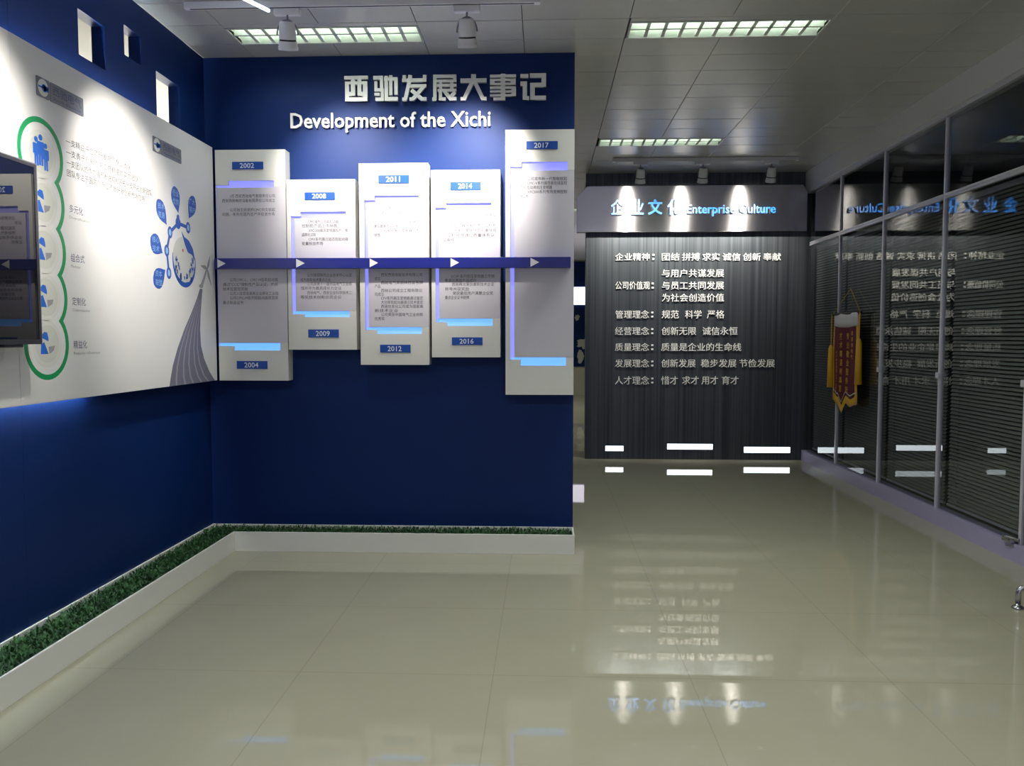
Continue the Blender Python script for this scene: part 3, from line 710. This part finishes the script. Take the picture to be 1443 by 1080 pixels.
def logo(u0, u1, v0, v1):
    hh = v1-v0; w_ = hh*1.08; k = 0.006
    lg = MB().prism(rrect(u0, u0+w_, v0, v1, 0.006), FL, 0, 0.003).prism(rrect(u0+w_+k, u1, v0, v1, 0.006), FL, 0, 0.003).build('logo_plate', M['logoplate'], ip)
    cu, cv = u0+w_/2, (v0+v1)/2
    MB().prism(circle(cu, cv, hh*0.44), FL, 0.003, 0.0036).build('logo_ring', M['discpale'], lg)
    MB().prism(circle(cu+hh*0.06, cv, hh*0.2, k=20), FL, 0.003, 0.0042).box(PXN+0.003, PXN+0.0042, cu-hh*0.42, cu+hh*0.45, cv-hh*0.045, cv+hh*0.045) \
        .box(PXN+0.003, PXN+0.0042, cu+hh*0.02, cu+hh*0.45, cv-hh*0.14, cv+hh*0.14).build('logo_emblem', M['pblue2'], lg)
    a = u0+w_+k+0.018; b_ = u1-0.02
    print_lines(MB(), [('西驰电气', a, b_, cv+hh*0.12, hh*0.52), ('Xichi Electric', a, b_, cv-hh*0.30, hh*0.20)], FL, 0.0034).build('logo_text', M['logoink'], lg)
logo(3.502, 3.861, 2.523, 2.609)
logo(4.552, 4.908, 2.520, 2.606)
# droplets round the globe
def drop(tip, far, wd, words):
    tip = Vector((tip[0], tip[1])); far = Vector((far[0], far[1])); ax = far-tip; L = ax.length; ax.normalize(); nr = Vector((-ax.y, ax.x))
    pr_ = [(0.0, 0.0), (0.1, 0.20), (0.25, 0.56), (0.42, 0.86), (0.58, 1.0), (0.74, 0.93), (0.88, 0.66), (0.97, 0.3), (1.0, 0.0)]
    pts = [tip+ax*(a*L)+nr*(c*wd/2) for a, c in pr_] + [tip+ax*(a*L)-nr*(c*wd/2) for a, c in reversed(pr_[1:-1])]
    d = MB().prism([(p.x, p.y) for p in pts], FL, 0, E1).build('droplet', M['pblue'], ip)
    c_ = tip+ax*(L*0.58)
    print_lines(MB(), [(words[0], c_.x-0.04, c_.x+0.04, c_.y+0.026, 0.040), (words[1], c_.x-0.04, c_.x+0.04, c_.y-0.026, 0.040)], FL, E2).build('droplet_text', M['paleblue'], d)
drop((4.855, 2.212), (4.802, 2.366), 0.115, ('行业', '优势'))
drop((4.700, 2.118), (4.588, 2.248), 0.11, ('技术', '资源'))
drop((5.000, 2.200), (5.085, 2.350), 0.11, ('广大', '客户'))
drop((4.640, 1.945), (4.500, 2.020), 0.12, ('核心', '技术'))
drop((4.668, 1.850), (4.525, 1.755), 0.12, ('资本', '联盟'))
mo = MB(); mi = MB()
NP = [(4.986, 2.141), (4.85, 2.150), (4.74, 2.080), (4.693, 1.966), (4.713, 1.835)]
for a, c in zip(NP[:-1], NP[1:]):
    va, vc = Vector(a), Vector(c); t_ = (vc-va).normalized(); nn_ = Vector((-t_.y, t_.x))*0.011
    mo.prism([tuple(va+nn_), tuple(va-nn_), tuple(vc-nn_), tuple(vc+nn_)], FL, 0, E1*0.6)
for i, p in enumerate(NP):
    mo.prism(circle(p[0], p[1], 0.030 if i != 1 else 0.034, 0.036, 24), FL, 0, E1*0.85)
    if i != 1: mi.prism(circle(p[0], p[1], 0.016, 0.02, 18), FL, E1, E2)
mo.prism(circle(4.85, 2.185, 0.018, k=18), FL, 0, E1*1.1)
mo.build('molecule_chain', M['pblue'], ip); mi.build('molecule_dots', M['paleblue'], ip)
gb = MB().prism(circle(4.923, 1.922, 0.155, k=48), FL, 0, E1).build('globe', M['globegrey'], ip)
arc = [(4.923+0.160*math.cos(a), 1.922+0.160*math.sin(a)) for a in [R(165+i*8) for i in range(27)]]
arc2 = [(4.923+(0.160-0.028*math.sin(math.pi*i/26)-0.003)*math.cos(R(165+i*8)), 1.922+(0.160-0.028*math.sin(math.pi*i/26)-0.003)*math.sin(R(165+i*8))) for i in range(27)]
MB().prism(arc+arc2[::-1], FL, 0, E2).build('globe_rim', M['pblue'], gb)
rr = random.Random(5); bg = MB(); bp_ = MB()
for _ in range(46):
    a = R(rr.uniform(170, 375)); q = rr.uniform(0.085, 0.138)
    u_, v_ = 4.923+q*math.cos(a), 1.922+q*math.sin(a); s = rr.uniform(0.006, 0.014)
    (bg if rr.random() < 0.62 else bp_).prism([(u_-s*0.7, v_-s), (u_+s*0.7, v_-s), (u_+s*0.7, v_+s*rr.uniform(0.6, 2)), (u_-s*0.7, v_+s)], FL, 0, E2)
bg.build('globe_buildings', M['pblue'], gb); bp_.build('globe_trees', M['discgrey'], gb)
MB().prism([(4.893, 2.105), (4.93, 2.075), (4.99, 2.06), (5.045, 2.015), (5.062, 1.975), (5.07, 1.95), (5.03, 1.975), (4.975, 1.985), (4.935, 2.03), (4.905, 2.08)], FL, 0, E3).build('globe_leaf', M['pblue'], gb)
MB().prism(circle(4.905, 1.99, 0.008, 0.010, 12), FL, 0, E3).build('red_mark', M['red'], gb)
# wind turbine above a flowing swoosh
sw = MB()
Lf = [(5.140, 1.768), (5.09, 1.70), (5.00, 1.60), (4.90, 1.50), (4.80, 1.38), (4.735, 1.28), (4.700, 1.20), (4.686, PB+0.001)]
Rt = [(5.178, 1.768), (5.162, 1.70), (5.140, 1.60), (5.128, 1.50), (5.135, 1.40), (5.180, 1.31), (5.26, 1.22), (5.345, PB+0.001)]
for k in range(len(Lf)-1):
    sw.prism([Lf[k+1], Rt[k+1], Rt[k], Lf[k]], FL, 0, E1)
sw_o = sw.build('swoosh', M['swoosh'], ip)
st_ = MB()
for f0 in (0.12, 0.30, 0.47, 0.66, 0.82):
    for k in range(1, len(Lf)-1):
        g0, g1 = 0.035, 0.035
        P = lambda k_, f_: (Lf[k_][0]+(Rt[k_][0]-Lf[k_][0])*f_, Lf[k_][1])
        st_.prism([P(k+1, f0), P(k+1, f0+g1), P(k, f0+g0), P(k, f0)], FL, E1, E2)
st_.build('swoosh_lines', M['swooshpale'], sw_o)
wt = MB()
wt.prism([(5.136, 1.775), (5.180, 1.775), (5.268, 1.915), (5.252, 1.915)], FL, 0, E2)
for a, L in ((62, 0.105), (172, 0.105), (-60, 0.125)):
    d = Vector((math.cos(R(a)), math.sin(R(a)))); q = Vector((-d.y, d.x)); c_ = Vector((5.258, 1.905))
    wt.prism([tuple(c_-q*0.006), tuple(c_+d*L*0.35-q*0.018), tuple(c_+d*L), tuple(c_+d*L*0.35+q*0.010), tuple(c_+q*0.006)], FL, 0, E3)
wt.prism(circle(5.158, 1.785, 0.03, 0.012, 18), FL, 0, E3)
wt.build('wind_turbine', M['windgrey'], ip)
# light tube tucked behind the boards
for zz, za3 in ((PB+0.05, PB+0.022), (PT-0.06, PT-0.032)):
    MB().box(XL+0.0165, PXN-0.022, 1.2, 3.32, za3, za3+0.004).build('added_light_shield', M['white'], lp)  # unseen strips added to block the tube light, leaving a thin graze along the wall
    MB().box(XL+0.0165, PXN-0.022, 3.335, 5.29, za3, za3+0.004).build('added_light_shield', M['white'], ip)
    MB().tube([(XL+0.014, 1.6, zz), (XL+0.014, 3.30, zz)], 0.008, 10).build('led_tube', M['backlight' if zz < 2 else 'backlight_top'], lp)
    MB().tube([(XL+0.014, 3.35, zz), (XL+0.014, 3.95 if zz < 2 else 4.7, zz)], 0.006, 10).build('led_tube', M['backlight' if zz < 2 else 'backlight_top'], ip)

# television on the left wall board
tv = empty('television', (PXN, 2.6, 1.42), 'black flat television mounted on the white board at the left edge', 'television')
X0, X1 = -2.185, -2.14
y0, y1, z0, z1 = 1.98, 3.314, 1.421, 2.176
MB().box(X0, X1-0.004, y0, y1, z0, z1).build('back_shell', M['bezel'], tv, 0.004)
bz = 0.014
MB().box(X1-0.004, X1, y0, y1, z0, z0+bz*1.5).box(X1-0.004, X1, y0, y1, z1-bz, z1).box(X1-0.004, X1, y0, y0+bz, z0+bz*1.5, z1-bz).box(X1-0.004, X1, y1-bz, y1, z0+bz*1.5, z1-bz).build('bezel', M['bezel'], tv)
MB().box(X1-0.003, X1+0.0012, y0, y1+0.001, z1-0.001, z1+0.003).box(X1-0.003, X1+0.0012, y1-0.001, y1+0.002, z0, z1).build('edge_trim', M['bezelgrey'], tv)
MB().box(X1-0.004, X1-0.002, y0+bz, y1-bz, z0+bz*1.5, z1-bz).build('screen', M['screen'], tv)
MB().box(PXN, X0, 2.4, 2.9, 1.6, 2.0).build('wall_bracket', M['bezel'], tv)
MB().box(X0+0.005, X1-0.004, 3.08, 3.2, z0-0.012, z0).build('speaker_strip', M['bezel'], tv, 0.003)

# ------------------------------------------------------------------ steel header and phrases on the dark feature wall
YH = 9.40
hs = empty('sign_header', (1.7, YF, 2.66), 'brushed steel header box with blue lettering across the top of the dark feature wall', 'sign')
xl_, xr_, zb_, zt_ = 0.370, 3.014, 2.674, 3.204
MB().prism([(xl_, zb_), (xr_, zb_), (xr_, zt_-0.09), (xr_-0.05, zt_), (0.492, zt_), (xl_, zt_-0.125)], FRONT(YH), -(YF-YH-0.001), 0).build('header_panel', st, hs, 0.003)
fh = FRONT(YH)
for ch, a, c in zip('企业文化', (860, 887.5, 913, 939.5), (879.5, 907, 933, 960.5)):
    letters(hs, ch, fh, *px_rect_y(a, c, 281.5, 303.3, YH), 0.03, M['bluelet'], 0.004, 0.02)
q = px_rect_y(967, 1092.3, 288, 301.8, YH)
letters(hs, 'Enterprise Culture', fh, q[0], q[1], q[2]-0.032, q[3], 0.03, M['bluelet'], 0.004, 0.014)

fg = FRONT(YF)
PH = [
 ('raised silver phrase, first and widest row at the top of the dark feature wall', [('企业精神', 867, 915), (':', 919, 922), ('团结', 932.5, 957), ('拼搏', 961, 986), ('求实', 989.5, 1014), ('诚信', 1018, 1043), ('创新', 1046.5, 1071.5), ('奉献', 1075, 1100)], 356.8, 367.6),
 ('raised silver phrase, upper of the three stacked lines on the dark feature wall', [('与用户共谋发展', 932.5, 1020)], 379.5, 391),
 ('raised silver phrase with a heading at its left, middle of the three stacked lines', [('公司价值观', 867, 915.5), (':', 918, 921), ('与员工共同发展', 932.5, 1020)], 396.8, 408.2),
 ('raised silver phrase, lowest of the three stacked lines on the dark feature wall', [('为社会创造价值', 932.5, 1020)], 414, 425.4),
 ('raised silver phrase row just below the three stacked lines', [('管理理念', 867, 914.5), (':', 917.5, 920.5), ('规范', 932.3, 956.5), ('科学', 965, 988.5), ('严格', 996, 1020.5)], 437.5, 449),
 ('raised silver phrase, fourth row from the bottom of the dark feature wall', [('经营理念', 866.5, 914.5), (':', 917.5, 920.5), ('创新无限', 932, 980.8), ('诚信永恒', 989.5, 1039)], 461, 472.3),
 ('raised silver phrase of one unbroken line, third row from the bottom', [('质量理念', 866.5, 914.5), (':', 917.5, 920.5), ('质量是企业的生命线', 931.5, 1044.3)], 483.6, 494.8),
 ('raised silver phrase, second row from the bottom and the longest of the lower rows', [('发展理念', 866.5, 914.5), (':', 917.5, 920.5), ('创新发展', 931.5, 980), ('稳步发展', 987.3, 1037.5), ('节俭发展', 1041.5, 1091.5)], 506.5, 517.8),
 ('raised silver phrase, bottom row on the dark feature wall', [('人才理念', 866.5, 914.5), (':', 917.5, 920.5), ('惜才', 931.5, 955), ('求才', 961, 984.5), ('用才', 988.5, 1011.5), ('育才', 1016.8, 1040.5)], 530.3, 542),
]
for lab, segs_, ya, yb in PH:
    t = empty('wall_phrase', onY(segs_[0][1], yb, YF), lab, 'lettering', 'silver phrases on the dark feature wall')
    for s, a, c in segs_:
        q = px_rect_y(a, c, ya, yb, YF)
        if s == ':':
            zc_ = (q[2]+q[3])/2
            MB().box(q[0], q[1], YF-0.018, YF-0.001, zc_-0.036, zc_-0.016).box(q[0], q[1], YF-0.018, YF-0.001, zc_+0.012, zc_+0.032).build('colon', M['silver'], t)
        else:
            letters(t, s, fg, *q, 0.016, M['silver'], 0.002, 0.0)
for lab, a, c, y0_, y1_ in (('short glowing white light slot low on the dark feature wall, leftmost', 853, 878.5, 628.7, 635.6), ('long glowing white light slot low in the middle of the dark feature wall', 940, 1004, 626, 633.3), ('long glowing white light slot low on the dark feature wall, by the glass partition', 1048, 1113, 630.3, 638)):
    q = px_rect_y(a, c, y0_, y1_, YF)
    s = empty('light_slot', ((q[0]+q[1])/2, YF, q[2]), lab, 'wall light', 'glowing slots on the dark feature wall')
    MB().box(q[0]-0.008, q[1]+0.008, YF-0.010, YF-0.0005, q[2]-0.008, q[2]).box(q[0]-0.008, q[1]+0.008, YF-0.010, YF-0.0005, q[3], q[3]+0.008) \
        .box(q[0]-0.008, q[0], YF-0.010, YF-0.0005, q[2], q[3]).box(q[1], q[1]+0.008, YF-0.010, YF-0.0005, q[2], q[3]).build('slot_frame', M['gun'], s)
    MB().box(q[0], q[1], YF-0.008, YF-0.0005, q[2], q[3]).build('diffuser', M['led_white'], s)

# ------------------------------------------------------------------ pennant on the glass
XPEN = 3.0
FP = RIGHT(XPEN)
pn = empty('pennant', (XPEN, 8.08, 0.68), 'maroon velvet pennant with gold fringe and writing hanging on the glass partition', 'pennant')
ya_, yb_ = 8.42, 7.775           # left and right edge as seen
def wav(y, z): return 0.012*math.sin(y*17)+0.006*math.sin(z*9+y*7)
def sheet(us, zs_of, m, name, off=0.0, thick=0.003):
    """cloth between rows of z for each u (u = -y)"""
    mb = MB(); rows = []
    for u_ in us:
        zs_ = zs_of(u_); rows.append([(u_, z_) for z_ in zs_])
    k = len(rows[0]); vs = []; 
    for s_ in (0, 1):
        for rw in rows:
            for u_, z_ in rw:
                vs.append((XPEN-off-(thick if s_ else 0)-wav(-u_, z_)*0.5, -u_, z_))
    nn_ = len(rows)*k; fs = []
    for i in range(len(rows)-1):
        for j in range(k-1):
            a = i*k+j; fs += [(a, a+k, a+k+1, a+1), (nn_+a, nn_+a+1, nn_+a+k+1, nn_+a+k)]
    for i in range(len(rows)-1):
        for j in (0, k-1):
            a = i*k+j; fs.append((a, a+k, nn_+a+k, nn_+a) if j else (a, nn_+a, nn_+a+k, a+k))
    for j in range(k-1):
        for i in (0, len(rows)-1):
            a = i*k+j; fs.append((a, a+1, nn_+a+1, nn_+a))
    return mb.add(vs, fs, True).build(name, m, pn)
U0, U1 = -ya_, -yb_
us = [U0+(U1-U0)*i/24 for i in range(25)]
def low(u_):
    f = (u_-U0)/(U1-U0)                     # scalloped edge, deeper point near the middle
    return 0.86 - 0.11*max(0, 1-abs(f-0.42)/0.13) + 0.018*math.cos(f*6.283*2)
sheet(us, lambda u_: [low(u_)+(1.645-low(u_))*j/12 for j in range(13)], M['maroon'], 'cloth')
sheet(us, lambda u_: [1.565+(1.69-1.565)*j/3 - 0.018*math.sin(math.pi*(u_-U0)/(U1-U0))*(1-j/3) for j in range(4)], M['satin'], 'satin_sash', 0.004)
fr_ = sheet(us, lambda u_: [low(u_)-0.075-0.006*random.random() + 0.078*j/3 for j in range(4)], M['gold'], 'fringe', 0.0015, 0.002)
for nm, ua, ub in (('side_fringe', U0-0.01, U0+0.02), ('side_fringe', U1-0.035, U1+0.01)):
    sheet([ua, (ua+ub)/2, ub], lambda u_: [0.80+(1.66-0.80)*j/10 for j in range(11)], M['gold'], nm, 0.0012, 0.004)
bw = MB()
for i in range(24):
    a, c = us[i], us[i+1]
    bw.add([(XPEN-0.0075-wav(-a, low(a))*0.5, -a, low(a)+0.03), (XPEN-0.0075-wav(-c, low(c))*0.5, -c, low(c)+0.03), (XPEN-0.0075-wav(-c, low(c))*0.5, -c, low(c)+0.042), (XPEN-0.0075-wav(-a, low(a))*0.5, -a, low(a)+0.042)], [(0, 1, 2, 3)])
bw.build('white_piping', M['satin'], pn)
MB().tube([(XPEN, ya_+0.05, 1.688), (XPEN, yb_-0.06, 1.688)], 0.012, 10).build('rod', M['dark'], pn)
MB().tube([(XPEN, ya_+0.03, 1.695), (3.02, 8.05, 1.93), (XPEN, yb_-0.03, 1.695)], 0.0025, 6).build('hanging_cord', M['gold'], pn)
for yy, za_, zb3, nm in ((ya_+0.045, 1.69, 1.36, 0), (yb_-0.05, 1.69, 1.43, 0)):
    MB().tube([(XPEN-0.01, yy, za_), (XPEN-0.012, yy, zb3)], 0.005, 8).build('tassel_cord', M['gold'], pn)
    MB().tube([(XPEN-0.012, yy, zb3+0.01), (XPEN-0.012, yy, zb3-0.03), (XPEN-0.012, yy, zb3-0.20), (XPEN-0.012, yy, zb3-0.43)], [0.012, 0.026, 0.030, 0.034], 12).build('tassel', M['gold'], pn)
def col_text(s, u_, ztop, pitch, hgt):
    mb_ = MB()
    for i, ch in enumerate(s):
        g = text_geo(ch, 0, 0.012)[0]; z_ = ztop-pitch*i
        mb_.add([(XPEN-0.012-wav(-u_, z_)*0.5, -(u_+(v.x-0.5)*hgt), z_+(v.y-0.36)*hgt) for v in g[1]], g[2])
    return mb_
wr = MB()
for s, fu, zt3, pitch, hh in (('专业敬业服务好', 0.615, 1.46, 0.088, 0.072), ('技术精湛树典范', 0.385, 1.46, 0.088, 0.072), ('赠西驰电气', 0.82, 1.49, 0.058, 0.045), ('客户单位敬赠二〇一七年六月', 0.19, 1.29, 0.036, 0.034)):
    c_ = col_text(s, U0+(U1-U0)*fu, zt3, pitch, hh); wr.add(c_.v, c_.f)
wr.build('gold_writing', M['gold'], pn)

# ------------------------------------------------------------------ bench at the right edge: only one chrome foot shows
bn = empty('bench', (2.75, 3.6, 0), 'metal bench by the right edge with one polished chrome foot showing on the floor', 'bench')
for k, yy in enumerate((4.30, 2.80)):
    MB().tube([(2.535, yy, 0.03), (2.535, yy, 0.085), (2.539, yy, 0.100), (2.549, yy, 0.109), (2.60, yy, 0.118), (2.78, yy, 0.155), (2.95, yy, 0.125), (2.985, yy, 0.118), (2.99, yy, 0.10), (2.99, yy, 0.03)],
              [0.014, 0.0145, 0.015, 0.0155, 0.017, 0.022, 0.019, 0.019, 0.017, 0.016], 12).tube([(2.78, yy, 0.15), (2.78, yy, 0.40)], 0.02, 12).build('leg', M['chrome'], bn)
    for xx in (2.535, 2.99):
        MB().lathe([(0.0, 0.034), (0.012, 0.034), (0.012, 0.016), (0.022, 0.015), (0.031, 0.008), (0.032, 0.0), (0.0, 0.0)], Matrix.Translation((xx, yy, 0.0)), 20).build('glide', M['chrome'], bn)
MB().box(2.755, 2.805, 2.60, 4.24, 0.38, 0.42).build('beam', M['dark'], bn, 0.004)
for k in range(3):
    ya3 = 2.62+0.53*k
    MB().add([(2.58, ya3, 0.45), (2.58, ya3+0.5, 0.45), (2.94, ya3+0.5, 0.425), (2.94, ya3, 0.425), (2.58, ya3, 0.435), (2.58, ya3+0.5, 0.435), (2.94, ya3+0.5, 0.41), (2.94, ya3, 0.41)],
             [(0,1,2,3),(7,6,5,4),(0,4,5,1),(1,5,6,2),(2,6,7,3),(3,7,4,0)]).build('seat', M['alu'], bn, 0.004)
    MB().add([(2.94, ya3, 0.425), (2.94, ya3+0.5, 0.425), (3.0, ya3+0.5, 0.82), (3.0, ya3, 0.82), (2.955, ya3, 0.42), (2.955, ya3+0.5, 0.42), (3.012, ya3+0.5, 0.82), (3.012, ya3, 0.82)],
             [(0,1,2,3),(7,6,5,4),(0,4,5,1),(1,5,6,2),(2,6,7,3),(3,7,4,0)]).build('backrest', M['alu'], bn, 0.004)

# ------------------------------------------------------------------ far end of the gallery, seen through the gap
gd = empty('display_board', (-0.6, 20, 0.72), 'blue display board with lit white strip and pale world map, far down the gallery', 'display board')
MB().box(-2.3, 1.6, 19.96, 19.999, 0.72, 3.33).build('board', M['blue'], gd)
MB().box(-2.2, 1.5, 19.93, 19.96, 2.26, 2.70).build('light_box', M['lightbox'], gd)
rq = random.Random(11)
for cx_, cz_, sx_, sz_ in ((0.98, 1.30, 0.22, 0.13), (0.90, 0.98, 0.10, 0.18), (0.4, 1.25, 0.3, 0.15), (0.25, 0.95, 0.14, 0.16), (-0.4, 1.28, 0.45, 0.16), (-0.5, 0.9, 0.15, 0.09), (0.80, 1.95, 0.07, 0.08), (-1.3, 1.2, 0.3, 0.2)):
    pts = []
    for i in range(22):
        a = 2*math.pi*i/22; q = rq.uniform(0.65, 1.1)
        pts.append((cx_+sx_*q*math.cos(a), cz_+sz_*q*math.sin(a)))
    MB().prism(pts, FRONT(19.96), 0, 0.006).build('continent', M['map'], gd)
for m_ in _dummy: bpy.data.materials.remove(m_)
